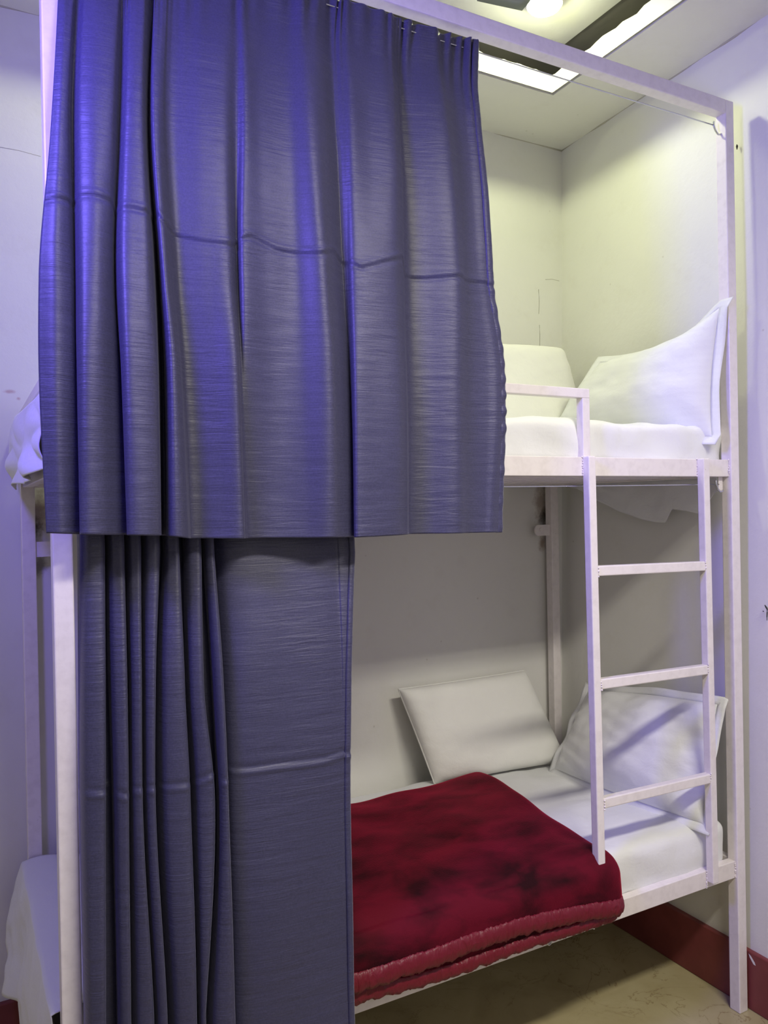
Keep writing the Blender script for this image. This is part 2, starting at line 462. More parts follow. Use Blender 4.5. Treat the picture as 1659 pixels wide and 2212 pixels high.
# nail hole / dark nick in the plaster beside the post
tube('wall_nick', [wall_pt(1591.5, 312), wall_pt(1592.0, 316), wall_pt(1592.0, 323)], 0.003, MAT['ink'], wr, 6, [0.001, 0.0035, 0.001])

# ------------------------------------------------------------------ bunk bed frame
FM = MAT['frame']
bed = empty('bunk_bed', (L/2, W/2, 0))
tag(bed, 'white metal bunk bed with tall curtain posts and side ladder', 'bunk bed')
ZT = 2.713
bar('post', (PW/2, PW/2, 0), (PW/2, PW/2, ZT), PW, PW, FM, bed)
bar('post', (L-PW/2, PW/2, 0), (L-PW/2, PW/2, ZT), PW, PW, FM, bed)
bar('post', (PW/2, W-PW/2, 0), (PW/2, W-PW/2, 1.804), PW, PW, FM, bed)
bar('post', (L-PW/2, W-PW/2, 0), (L-PW/2, W-PW/2, 1.804), PW, PW, FM, bed)
box('top_beam', PW-0.001, L-PW+0.001, 0.0, PW, ZT-0.041, ZT, FM, bed, 0.003)
RY0, RY1 = 0.0095, 0.0345
ZM0, ZM1, ZL0, ZL1 = 1.5985, 1.649, 0.4030, 0.4535
for z0, z1 in ((ZM0, ZM1), (ZL0, ZL1)):
    box('side_rail', PW-0.001, L-PW+0.001, RY0, RY1, z0, z1, FM, bed, 0.002)
    box('side_rail', PW-0.001, L-PW+0.001, W-RY1, W-RY0, z0, z1, FM, bed, 0.002)
    box('end_rail', 0.006, 0.031, PW-0.001, W-PW+0.001, z0, z1, FM, bed, 0.002)
    box('end_rail', L-0.031, L-0.006, PW-0.001, W-PW+0.001, z0, z1, FM, bed, 0.002)
    for k in range(7):
        yc = 0.10+k*(W-0.2)/6
        box('slat', PW-0.005, L-PW+0.005, yc-0.011, yc+0.011, z0+0.002, z0+0.022, FM, bed, 0.002)
# guard rails of the upper bunk
box('guard_rail', PW-0.001, 1.322, RY0, RY1, 1.804, 1.829, FM, bed, 0.002)
box('guard_post', 1.297, 1.322, RY0, RY1, ZM1-0.001, 1.8045, FM, bed, 0.002)
box('guard_rail', 0.0, 0.025, PW-0.001, W-PW+0.001, 1.778, 1.804, FM, bed, 0.002)
box('guard_rail', L-0.025, L, PW-0.001, W-PW+0.001, 1.778, 1.804, FM, bed, 0.002)
box('guard_rail', PW-0.001, L-PW+0.001, W-RY1, W-RY0, 1.778, 1.804, FM, bed, 0.002)
# ladder welded to the front rails
LT = 0.0245
def ladder_x(x_top, z): return x_top+(1.649-z)*0.0098
for xt, zb in ((1.3045, 0.425), (1.7395, 0.4235)):
    bar('ladder_rail', (ladder_x(xt, zb), RY0-LT/2, zb), (xt, RY0-LT/2, 1.6495), LT, LT, FM, bed, 0.0028)
for zr in (1.345, 1.047, 0.733):
    x0 = ladder_x(1.3045, zr)+LT/2-0.001; x1 = ladder_x(1.7395, zr)-LT/2+0.001
    rg = bmesh.new(); add_box(rg, x0, x1, RY0-LT+0.001, RY0-0.001, zr-0.0135, zr+0.0135, 0.0028)
    for v in rg.verts: v.co.z += 0.004*(0.5-(v.co.x-x0)/(x1-x0))*2
    bm_obj('ladder_rung', rg, FM, bed)
    weld('weld_bead', [(x0+0.002, RY0-LT, zr+dz) for dz in (-0.010, -0.003, 0.004, 0.011)], 0.0026, bed)
    weld('weld_bead', [(x1-0.002, RY0-LT, zr+dz) for dz in (-0.009, -0.002, 0.006, 0.011)], 0.0026, bed)
for z0, z1 in ((ZM0, ZM1), (ZL0, ZL1)):
    zz = np.linspace(z0+0.002, z1-0.001, 11)
    weld('weld_bead', [(L-PW, RY0-0.001, z) for z in zz], 0.0033, bed)
    for xt in (1.3045, 1.7395):
        xx = ladder_x(xt, z0)-LT/2
        weld('weld_bead', [(xx, RY0-0.001, z) for z in zz[::1]], 0.0026, bed)
weld('weld_bead', [(1.296+0.0025*k, RY0-0.001, ZM1+0.001) for k in range(10)], 0.0020, bed)
weld('weld_bead', [(L-PW-0.0005, 0.003+0.003*k, ZT-0.041) for k in range(10)], 0.0022, bed)
# brackets fixing the back posts to the wall
def bracket(xp, sgn):
    y0 = W-PW*0.72
    bm = bmesh.new(); n = 12; ln_ = 0.074; h = 0.021; zc = 1.427
    out = [(0, h), (ln_-h*0.8, h)]
    out += [(ln_-h*0.8+h*0.8*math.sin(a), h*math.cos(a)) for a in np.linspace(0, math.pi, n)[1:-1]]
    out += [(ln_-h*0.8, -h), (0, -h)]
    fr = [bm.verts.new((xp+sgn*x, y0, zc+z)) for x, z in out]; bk = [bm.verts.new((xp+sgn*x, y0+0.005, zc+z)) for x, z in out]
    bm.faces.new(fr); bm.faces.new(bk[::-1])
    for i in range(len(out)):
        j = (i+1) % len(out); bm.faces.new((fr[i], fr[j], bk[j], bk[i]))
    bmesh.ops.recalc_face_normals(bm, faces=bm.faces)
    b = bm_obj('wall_bracket', bm, FM, bed)
    tb = bmesh.new()
    bmesh.ops.create_cone(tb, cap_ends=True, segments=14, radius1=0.0085, radius2=0.007, depth=0.004,
                          matrix=Matrix.Translation((xp+sgn*0.046, y0-0.002, zc+0.003)) @ Matrix.Rotation(math.pi/2, 4, 'X'))
    bm_obj('bolt', tb, FM, b, False)
bracket(L-PW+0.001, -1); bracket(PW-0.001, 1)
# hooks carrying the curtain wires
def hook(x, y, z, s=1.0):
    pts = [(x, y, z-0.014*s), (x-0.010*s, y, z-0.018*s), (x-0.022*s, y, z-0.010*s), (x-0.030*s, y, z+0.004*s), (x-0.031*s, y, z+0.016*s)]
    C = catmull(np.array(pts), 5)
    tube('wire_hook', [tuple(q) for q in C], 0.0028, MAT['chrome'], bed, 8)
hook(L-PW, 0.018, 2.632)
hook(L-PW-0.010, 0.022, 1.572)
box('hook_tab', L-PW-0.024, L-PW-0.006, 0.026, 0.029, 1.556, ZM0+0.004, FM, bed, 0.001)
hook(PW+0.034, 0.018, 2.632); hook(PW+0.034, 0.022, 1.572)
q = at(1185, 2031, 1, RY0)
tube('wire_ring', [(q[0]+0.008*math.cos(a), RY0-0.003, q[2]+0.011*math.sin(a)) for a in np.linspace(0, 2*math.pi, 17)], 0.0016, MAT['chrome'], bed, 6)

def wire(z, y, label):
    n = 24; xs = np.linspace(PW+0.005, L-PW-0.028, n)
    pts = [(x, y, z-0.004*math.sin(math.pi*(x-xs[0])/(xs[-1]-xs[0]))) for x in xs]
    return tag(tube('curtain_wire', pts, 0.0018, MAT['chrome'], None, 6), label, 'wire')
wire(2.637, 0.018, 'thin steel curtain wire stretched under the top beam')
wire(1.576, 0.022, 'thin steel curtain wire stretched under the upper bunk rail')

# ------------------------------------------------------------------ curtains
def build_curtain(name, rows, Y0, ztop, zbot, crease, camp, sub, nv, ruffle, seed, ztop_x=None, dsc=0.010):
    nC = len(rows[0][1]); K = len(rows)
    X = np.zeros((K, nC)); Z = np.zeros((K, nC)); D = np.zeros((K, nC))
    for k, (yp, pts) in enumerate(rows):
        for i, (xp, d) in enumerate(pts):
            z = 1.5
            for _ in range(4):
                q = at(xp, yp, 1, Y0(z)-d*dsc); z = q[2]
            X[k, i] = q[0]; Z[k, i] = q[2]; D[k, i] = d*dsc
    if ztop_x is not None:
        xa, xb = ztop_x
        X0 = X[0]; tX = xa+(X0-X0[0])*(xb-xa)/(X0[-1]-X0[0])
        X = np.vstack([tX, X]); Z = np.vstack([np.full(nC, ztop), Z]); D = np.vstack([np.clip(D[0]*0.30, -0.004, 0.006), D]); K += 1
    v = np.linspace(0, 1, nv)
    levels = []
    for i in range(nC):
        zb = zbot(X[-1, i])
        zz = ztop+(zb-ztop)*v
        o = np.argsort(Z[:, i])
        xi = pchip(Z[o, i], X[o, i], zz); di = pchip(Z[o, i], D[o, i], zz)
        levels.append(np.stack([xi, di, zz], -1))
    A = np.array(levels)                      # (nC, nv, 3)
    S = np.array([catmull(A[:, j], sub) for j in range(nv)])   # (nv, ncol, 3)
    nc = S.shape[1]
    s = np.linspace(0, 1, nc)[None, :]; xx = S[..., 0]; zz = S[..., 2]
    wl = (xx[0, -1]-xx[0, 0])
    yy = np.vectorize(Y0)(zz[:, :1])*np.ones((1, nc))-S[..., 1]
    # gathers where the cloth is threaded on the wire
    dz = ztop-zz
    n1 = SNoise(seed, 1, 16, 26, 62); n1b = SNoise(seed+1, 1, 16, 6, 16)
    g = ruffle*(0.8*n1(s)*np.exp(-dz/0.075)+0.5*n1b(s)*(np.exp(-dz/0.22)-0.7*np.exp(-dz/0.02)))
    yy = yy-g
    xx = xx+0.4*ruffle*SNoise(seed+2, 1, 12, 15, 50)(s)*np.exp(-dz/0.04)
    # gentle hand of the cloth
    n2 = SNoise(seed+3, 2, 18, 1.0, 3.2)
    yy = yy+0.0022*n2(xx*2.2, zz*0.9)
    n3 = SNoise(seed+4, 2, 20, 3, 9)
    yy = yy+0.00025*n3(xx*1.4, zz*5.0)
    # packing crease
    cz = np.interp(xx, [c[0] for c in crease], [c[1] for c in crease])+0.004*SNoise(seed+6, 1, 8, 3, 9)(s)
    t = (zz-cz)/0.0055
    yy = yy+camp*np.exp(-t*t)-camp*0.8*np.exp(-(t-1.6)**2)
    P = np.stack([xx, yy, zz], -1)
    o = grid_obj(name, P, MAT['curtain'], None, True, False, 0.0016)
    return o, P

U_bot = [(100,.5),(135,1),(168,0),(185,-.5),(180,.8),(173,2.2),(188,3),(220,2.8),(262,1),(285,.2),(281,1.5),(275,2.8),(290,3.6),(320,3.6),(343,2.8),(347,1.5),(342,-1.5),(352,-2.5),(364,-2),(361,-.5),(360,1),(372,2.4),(390,2.6),(404,1.8),(409,.6),(414,-.3),(435,-.3),(480,.8),(522,1.8),(531,.8),(545,-.2),(600,-.2),(660,.8),(715,2.2),(740,1.4),(768,.1),(772,.6),(766,1.6),(776,2.4),(815,2.4),(860,2),(879,1),(883,-.2),(895,-.6),(930,0),(985,1.4),(1010,.6),(1045,.6),(1063,1),(1085,.4)]
U_800 = [(84,.5),(122,1.4),(156,.5),(166,-.4),(167,.2),(168,1.4),(182,2.8),(216,2.7),(248,1.1),(262,-.2),(263,.6),(264,2.0),(277,3.2),(308,3.2),(335,2.6),(342,1.3),(343,-1.5),(350,-2.5),(356,-2),(357,-.5),(360,.9),(369,2.1),(380,2.2),(389,1.4),(394,.4),(402,-.2),(424,-.1),(466,.8),(508,1.8),(520,.6),(534,.6),(592,.1),(650,.7),(708,2.4),(730,1.5),(752,.0),(757,.2),(760,1.0),(772,2.0),(812,2.2),(856,2),(873,1),(879,-.2),(893,-.6),(928,0),(986,1.5),(1012,.6),(1050,.5),(1072,.8),(1089,.4)]
U_600 = [(84,.5),(120,1.5),(150,.8),(160,-.2),(163,-.3),(168,.8),(180,2.2),(212,2.4),(238,1.2),(247,-.5),(250,-.3),(254,1),(268,2.4),(300,2.6),(322,2.4),(332,1.2),(336,-1.5),(341,-2.5),(345,-2),(346,-.5),(348,.8),(354,1.8),(362,1.8),(370,1),(378,.2),(388,-.2),(410,0),(450,.6),(495,1.2),(512,-.2),(528,1.2),(580,.6),(640,.6),(695,2.4),(718,1.6),(738,0),(745,0),(752,.4),(768,1.4),(810,1.9),(850,1.8),(868,1),(876,-.2),(890,-.6),(925,0),(985,1.5),(1008,.6),(1030,.4),(1048,.5),(1065,.4)]
U_300 = [(108,.2),(128,.9),(146,.6),(152,-.3),(157,-.6),(163,-.2),(174,1),(205,1.6),(240,1.2),(252,0),(256,-.3),(262,.3),(272,1.2),(290,1.5),(308,1.4),(314,.6),(318,-1),(321,-1.6),(324,-1.2),(326,-.3),(328,.5),(333,1.1),(342,1.1),(352,.6),(360,.1),(375,-.1),(400,.2),(440,.8),(485,1),(510,0),(530,.8),(565,.3),(625,.4),(672,1.6),(700,1),(722,0),(732,.1),(745,.6),(765,1.3),(800,1.1),(845,1.4),(862,.8),(868,-.4),(880,-.4),(910,.3),(962,1.2),(985,.4),(1010,.3),(1028,.5),(1042,.3)]
def YU(z): return float(pchip([1.40, 1.60, 1.85, 2.25, 2.45, 2.56, 2.66], [-0.056, -0.056, -0.054, -0.040, -0.014, 0.010, 0.018], z))
ub = [(-0.02, at(100, 1151, 1, -.06)[2])]+[(at(x, y, 1, -.06)[0], at(x, y, 1, -.06)[2]) for x, y in ((173,1154),(347,1156),(410,1163),(530,1163),(765,1160),(882,1154),(1063,1150),(1085,1150))]
ucr = [(at(x, y, 1, -.06)[0], at(x, y, 1, -.06)[2]) for x, y in ((85,440),(170,432),(240,440),(255,462),(300,466),(330,456),(380,510),(440,520),(500,529),(540,518),(600,546),(680,556),(720,542),(745,565),(775,583),(870,562),(880,598),(990,598),(1008,608),(1065,617))]
uc, UP = build_curtain('bunk_curtain', [(300, U_300), (600, U_600), (800, U_800), (1155, U_bot)], YU, 2.654,
                   lambda x: float(np.interp(x, [a for a, _ in ub], [b for _, b in ub])), ucr, 0.0026, 8, 330, 0.0075, 21, (0.042, 0.982), 0.0145)
tag(uc, 'upper grey-blue satin curtain hanging from the top beam over the upper bunk', 'curtain')
# turned side hem of the upper curtain
ed = UP[:, -1]; n = len(ed); t = np.linspace(0, 1, n)
cols = []
for k, (dx, dy) in enumerate(((0.0, -0.0015), (-0.004, -0.0045), (-0.013, -0.004), (-0.019, -0.0015))):
    c = ed.copy(); wv = 0.0016*SNoise(90, 1, 14, 14, 34)(t)*np.clip((t-0.42)*5, 0, 1)
    c[:, 0] += dx+wv*(1 if k < 2 else 0.2); c[:, 1] += dy-wv*0.9*(k in (1, 2)); cols.append(c)
grid_obj('side_hem', np.array(cols).transpose(1, 0, 2), MAT['curtain'], uc, True, True, 0.0012)

def pleats(pan, broad):
    out = []
    for j, (xl, xr, dp) in enumerate(pan):
        w = xr-xl
        out += [(xl, -2.4), (xl+0.10*w, -0.6), (xl+0.35*w, 0.6*dp), (xl+0.78*w, dp), (xr-0.6, dp*0.85), (xr-0.3, 0.0), (xr-5, -2.6)]
    return out+broad
L1 = pleats([(168,226,1.2),(229,268,1.4),(271,304,1.4),(307,345,1.3),(352,386,1.5),(395,434,1.7),(437,462,1.9)],
            [(468,-1.6),(490,-.4),(540,.5),(600,.9),(660,1.3),(700,1.2),(726,.9),(735,1.1),(752,1.2),(766,1.2)])
L2 = pleats([(170,227,1.3),(234,274,1.5),(278,305,1.5),(307,335,1.4),(338,398,1.6),(401,440,1.8),(456,483,2.0)],
            [(486,-1.4),(505,-.3),(545,.4),(600,.8),(660,1.2),(705,1.3),(735,1.1),(742,1.2),(752,1.2),(758,1.2)])
L3 = pleats([(171,227,1.4),(241,277,1.6),(279,307,1.6),(309,335,1.5),(338,410,1.7),(413,463,1.6),(468,493,2.1)],
            [(496,-1.2),(512,-.3),(550,.3),(600,.7),(660,1.1),(705,1.3),(735,1.3),(744,1.2),(751,1.2),(757,1.2)])
L4 = pleats([(181,227,1.4),(251,282,1.6),(284,332,1.5),(335,361,1.6),(364,424,1.7),(428,444,1.4),(446,507,2.1)],
            [(510,-1.2),(530,-.3),(565,.3),(610,.7),(670,1.0),(710,1.2),(740,1.2),(750,1.2),(757,1.2),(766,1.2)])
def YLc(z): return float(pchip([0.0, 0.40, 0.62, 1.2, 1.42, 1.60], [-0.050, -0.050, -0.048, -0.026, 0.002, 0.018], z))
lcr = [(at(x, y, 1, -.05)[0], at(x, y, 1, -.05)[2]) for x, y in ((165,1718),(225,1724),(241,1712),(275,1722),(283,1710),(335,1709),(340,1706),(410,1699),(414,1697),(462,1678),(468,1688),(493,1690),(496,1672),(540,1665),(600,1656),(700,1648),(757,1631))]
lc, LP = build_curtain('bunk_curtain', [(1190, L1), (1480, L2), (1720, L3), (2190, L4)], YLc, 1.585,
                   lambda x: 0.12, lcr, -0.0028, 6, 330, 0.004, 57, None, 0.014)
tag(lc, 'lower dark grey satin curtain gathered against the post of the lower bunk', 'curtain')
ed = LP[:, -1]; n = len(ed); cols = []
for k, (dx, dy) in enumerate(((0.0, -0.001), (-0.003, -0.0035), (-0.010, -0.0035), (-0.014, -0.001))):
    c = ed.copy(); c[:, 0] += dx; c[:, 1] += dy; cols.append(c)
grid_obj('side_hem', np.array(cols).transpose(1, 0, 2), MAT['curtain'], lc, True, True, 0.0012)

# ------------------------------------------------------------------ mattresses and sheets
def soft_box(name, x0, x1, y0, y1, z0, z1, r, mat, parent, seed, amp=0.004, crown=0.012):
    nx, ny, nz = 90, 44, 14
    bm = bmesh.new(); bmesh.ops.create_cube(bm, size=1.0)
    bm.free()
    def face(ax, sgn, nu, nv):
        u = np.linspace(-.5, .5, nu); v = np.linspace(-.5, .5, nv); U, V = np.meshgrid(u, v, indexing='ij')
        P = np.zeros((nu, nv, 3)); o = [a for a in range(3) if a != ax]
        P[..., ax] = sgn*.5; P[..., o[0]] = U; P[..., o[1]] = V; return P
    sz = np.array([x1-x0, y1-y0, z1-z0]); ct = np.array([x0+x1, y0+y1, z0+z1])/2
    verts = []; faces = []; off = 0
    cnt = [nx, ny, nz]
    for ax in range(3):
        o = [a for a in range(3) if a != ax]
        for sgn in (-1, 1):
            P = face(ax, sgn, cnt[o[0]], cnt[o[1]])*sz
            inner = np.clip(P, -sz/2+r, sz/2-r); d = P-inner; ln_ = np.linalg.norm(d, axis=-1, keepdims=True)
            Q = inner+d/np.maximum(ln_, 1e-9)*r
            nrm = d/np.maximum(ln_, 1e-9)
            Q = Q+ct
            n1 = SNoise(seed, 3, 16, 2, 7); n2 = SNoise(seed+1, 3, 14, 6, 16)
            Q = Q+nrm*(amp*n1(Q[..., 0], Q[..., 1], Q[..., 2]*1.6+Q[..., 0]*0.6)+0.4*amp*n2(Q[..., 0], Q[..., 1], Q[..., 2]))[..., None]
            cr = np.clip((Q[..., 2]-ct[2])/(sz[2]/2), 0, 1)
            Q[..., 2] += crown*cr*np.clip(1-((Q[..., 0]-ct[0])/(sz[0]/2))**4, 0, 1)*np.clip(1-((Q[..., 1]-ct[1])/(sz[1]/2))**2, 0, 1)
            nr, nc = Q.shape[:2]; idx = off+np.arange(nr*nc).reshape(nr, nc)
            q = np.stack([idx[:-1, :-1], idx[1:, :-1], idx[1:, 1:], idx[:-1, 1:]], -1).reshape(-1, 4)
            verts.append(Q.reshape(-1, 3)); faces.append(q); off += nr*nc
    me = bpy.data.meshes.new(name); me.from_pydata(np.vstack(verts).tolist(), [], np.vstack(faces).tolist())
    b = bmesh.new(); b.from_mesh(me); bmesh.ops.remove_doubles(b, verts=b.verts, dist=1e-5)
    bmesh.ops.recalc_face_normals(b, faces=b.faces); b.to_mesh(me); b.free()
    me.polygons.foreach_set('use_smooth', [True]*len(me.polygons))
    return link_mesh(name, me, mat, parent)

mu = empty('mattress', (L/2, W/2, 1.622))
tag(mu, 'mattress in a white sheet on the upper bunk behind the guard rail', 'mattress')
soft_box('sheeted_body', 0.040, 1.886, 0.036, 0.806, 1.622, 1.752, 0.030, MAT['sheet'], mu, 31, 0.0060)
ml = empty('mattress', (L/2, W/2, 0.426))
tag(ml, 'mattress in a white sheet on the lower bunk under the red blanket', 'mattress')
soft_box('sheeted_body', 0.040, 1.862, 0.030, 0.806, 0.426, 0.574, 0.034, MAT['sheet'], ml, 37, 0.0042)

def drape(name, path_fn, y0, y1, ny, nt, parent, seed, amp, thick=0.002, tz=0.5, crisp=False):
    ys = np.linspace(y0, y1, ny); ts = np.linspace(0, 1, nt)
    P = np.zeros((nt, ny, 3)); nn = SNoise(seed, 2, 16, 1.2, 4.5); n2 = SNoise(seed+1, 2, 16, 4, 10)
    for j, y in enumerate(ys):
        x, yy, z = path_fn(y, ts)
        a = np.clip((ts-0.15)*1.6, 0, 1)
        if crisp: dd = amp*(0.9-2.0*np.abs(nn(np.full(nt, y)*1.5+ts*0.35, ts*tz)))*a
        else: dd = amp*(nn(np.full(nt, y)*2.2, ts*tz)+0.35*n2(np.full(nt, y)*2.0, ts*tz*1.6))*a
        P[:, j, 0] = x+dd; P[:, j, 1] = yy; P[:, j, 2] = z
    return grid_obj(name, P, MAT['sheet'], parent, True, False, thick)
# upper bunk, foot end: crumpled sheet hanging over the end rail
nzs = SNoise(71, 1, 10, 1.2, 4.0)
def pu(y, t):
    zb = float(np.interp(y, [0.04, 0.3, 0.5, 0.8], [1.608, 1.596, 1.588, 1.596]))+0.006*nzs(np.array([y]))[0]
    xb = float(np.interp(y, [0.04, 0.2, 0.45, 0.65, 0.8], [-0.009, -0.018, -0.028, -0.026, -0.016]))
    x = np.where(t < 0.25, 0.075-(0.075-xb)*(t/0.25), xb-0.008*np.sin((t-0.25)/0.75*3.1))
    z = np.where(t < 0.25, 1.752+0.010*np.sin(t/0.25*3.14), 1.752-(t-0.25)/0.75*(1.752-zb))
    return x, np.full_like(t, y), z
drape('sheet_overhang', pu, 0.012, 0.800, 110, 60, mu, 73, 0.0075, 0.002, 0.55, True)
# upper bunk, head end: sheet corner hanging down beside the wall
hb = [(0.10, 1.555), (0.156, 1.487), (0.20, 1.497), (0.262, 1.503), (0.292, 1.458), (0.33, 1.459), (0.385, 1.468), (0.513, 1.499), (0.616, 1.542), (0.72, 1.585), (0.80, 1.60)]
def ph(y, t):
    zb = float(np.interp(y, [a for a, _ in hb], [b for _, b in hb]))
    x = np.where(t < 0.2, 1.870+0.040*(t/0.2), 1.910+0.004*np.sin(t*5+y*30))
    z = np.where(t < 0.2, 1.748-0.02*(t/0.2)**2, 1.728-(t-0.2)/0.8*(1.728-zb))
    return x, np.full_like(t, y), z
drape('sheet_overhang', ph, 0.090, 0.795, 90, 40, mu, 77, 0.0035)
# lower bunk, foot end: sheet falling past the rail towards the floor
def pl(y, t):
    xh = float(np.interp(y, [0.04, 0.3, 0.5, 0.62, 0.72, 0.8], [-0.010, -0.020, -0.022, -0.034, -0.058, -0.078]))+0.006*math.sin(y*26)
    zb = float(np.interp(y, [0.04, 0.3, 0.5, 0.65, 0.8], [0.06, 0.08, 0.20, 0.285, 0.285]))
    w = np.clip((t-0.18)/0.82, 0, 1)
    x = np.where(t < 0.18, 0.075-0.090*(t/0.18), -0.015+(xh+0.015)*w**0.8-0.014*np.sin(np.pi*w)*math.exp(-((y-0.33)/0.2)**2))
    z = np.where(t < 0.18, 0.578+0.006*np.sin(t/0.18*3.14), 0.578-w**1.15*(0.578-zb))
    return x, np.full_like(t, y), z
drape('sheet_overhang', pl, 0.050, 0.800, 90, 50, ml, 83, 0.010)

# ------------------------------------------------------------------ pillows
def cushion(name, A, B, C, D, tf, tb, p, q, mat, label, cat, seed, warp=None, flange=0.0, pinch=0.04, amp=0.004, piping=False, stiff=0.0):
    """A bottom-1, B top-1, C top-2, D bottom-2 (corners seen from the front); tf/tb front/back thickness"""
    A, B, C, D = [np.array(v, float) for v in (A, B, C, D)]
    n = 56
    u = np.sin(np.linspace(-1, 1, n)*math.pi/2); U, V = np.meshgrid(u, u, indexing='ij')
    def base(U, V):
        Up = U*(1-pinch*(1-V**2)); Vp = V*(1-pinch*(1-U**2))
        s = (Up+1)/2; t = (Vp+1)/2
        P = (A*((1-s)*(1-t))[..., None]+D*(s*(1-t))[..., None]+C*(s*t)[..., None]+B*((1-s)*t)[..., None])
        if warp: P = P+warp(s, t)
        return P
    nrm = np.cross(D-A, B-A)+np.cross(C-B, C-D)*0; nrm /= np.linalg.norm(nrm)
    P = base(U, V)
    prof = np.clip((1-np.abs(U)**p)*(1-np.abs(V)**p), 0, 1)**q
    n1 = SNoise(seed, 2, 18, 0.4, 1.6); n2 = SNoise(seed+1, 2, 18, 1.5, 4.5)
    wr_ = amp*(n1(U, V)+0.45*n2(U, V))*np.clip(prof*3, 0, 1)
    F = P+nrm*((tf*prof+wr_)[..., None]); Bk = P-nrm*((tb*prof)[..., None])
    idx = np.arange(n*n).reshape(n, n)
    qf = np.stack([idx[:-1, :-1], idx[1:, :-1], idx[1:, 1:], idx[:-1, 1:]], -1).reshape(-1, 4)
    V_ = np.vstack([F.reshape(-1, 3), Bk.reshape(-1, 3)]); F_ = np.vstack([qf, qf[:, ::-1]+n*n])
    me = bpy.data.meshes.new(name); me.from_pydata(V_.tolist(), [], F_.tolist())
    b = bmesh.new(); b.from_mesh(me); bmesh.ops.remove_doubles(b, verts=b.verts, dist=1e-5); bmesh.ops.recalc_face_normals(b, faces=b.faces)
    b.to_mesh(me); b.free()
    me.polygons.foreach_set('use_smooth', [True]*len(me.polygons))
    root = empty(name, tuple((A+D)/2)); tag(root, label, cat)
    link_mesh('cushion_body', me, mat, root)
    # border loop
    lo = np.linspace(-1, 1, 60)
    e1 = np.ones(60)
    lu = np.concatenate([lo, e1[1:], lo[::-1][1:], -e1[1:]]); lv = np.concatenate([-e1, lo[1:], e1[1:], lo[::-1][1:]])
    if flange > 0:
        wdt = np.linalg.norm(D-A); hgt = np.linalg.norm(B-A)
        rows = []
        fn = SNoise(seed+9, 1, 14, 3, 12); par = np.linspace(0, 1, len(lu))
        for k in range(4):
            f = k/3.0*flange
            pu_ = base(lu, lv)
            ou = lu*(1+2*f/wdt*(np.abs(lu) > 0.999)); ov = lv*(1+2*f/hgt*(np.abs(lv) > 0.999))
            ex = base(lu, lv)+((D-A)/wdt)*((ou-lu)*wdt/2)[:, None]+((B-A)/hgt)*((ov-lv)*hgt/2)[:, None]
            ex = ex+nrm*(0.006*(k/3.0)*fn(par))[:, None]
            rows.append(ex)
        grid_obj('pillowcase_flange', np.array(rows), mat, root, True, False, 0.0022)
    if piping:
        pts = base(lu, lv)
        tube('seam_piping', [tuple(x) for x in pts], 0.0028, mat, root, 6)
    return root

def warp_up(s, t):
    w = np.zeros(s.shape+(3,))
    w[..., 2] = -0.035*np.sin(np.pi*s)*t+0.018*np.exp(-((s-1)/0.16)**2)*t
    return w
cushion('pillow', (1.690, 0.615, 1.765), (1.840, 0.508, 2.020), (1.856, 0.025, 2.085), (1.800, 0.014, 1.715), 0.105, 0.03, 2.4, 0.62,
        MAT['pillowcase'], 'plump white pillow leaning on the upper bunk end by the tall post', 'pillow', 101, warp_up, 0.028, 0.05, 0.004)
def warp_lo(s, t):
    w = np.zeros(s.shape+(3,)); w[..., 2] = 0.012*np.sin(np.pi*s)*t
    w[..., 0] = -0.03*np.sin(np.pi*s)*(1-t)
    return w
cushion('pillow', (1.690, 0.610, 0.590), (1.845, 0.600, 0.850), (1.850, 0.050, 0.915), (1.745, 0.020, 0.585), 0.095, 0.02, 2.4, 0.62,
        MAT['pillowcase'], 'white cotton pillow propped behind the ladder on the lower bunk', 'pillow', 111, warp_lo, 0.026, 0.04, 0.006)
cushion('foam_pillow', (1.255, 0.715, 0.585), (1.172, 0.806, 0.898), (1.716, 0.806, 0.900), (1.790, 0.672, 0.585), 0.055, 0.045, 7.0, 0.40,
        MAT['foam_cover'], 'off-white foam pillow leaning on the back wall of the lower bunk', 'pillow', 121, None, 0.0, 0.01, 0.0016, True)
cushion('foam_pillow', (1.345, 0.640, 1.762), (1.340, 0.735, 2.095), (1.862, 0.735, 2.110), (1.892, 0.640, 1.762), 0.055, 0.045, 7.0, 0.40,
        MAT['foam_cover'], 'cream foam pillow on the upper bunk half hidden by the curtain', 'pillow', 131, None, 0.0, 0.01, 0.0016, True)

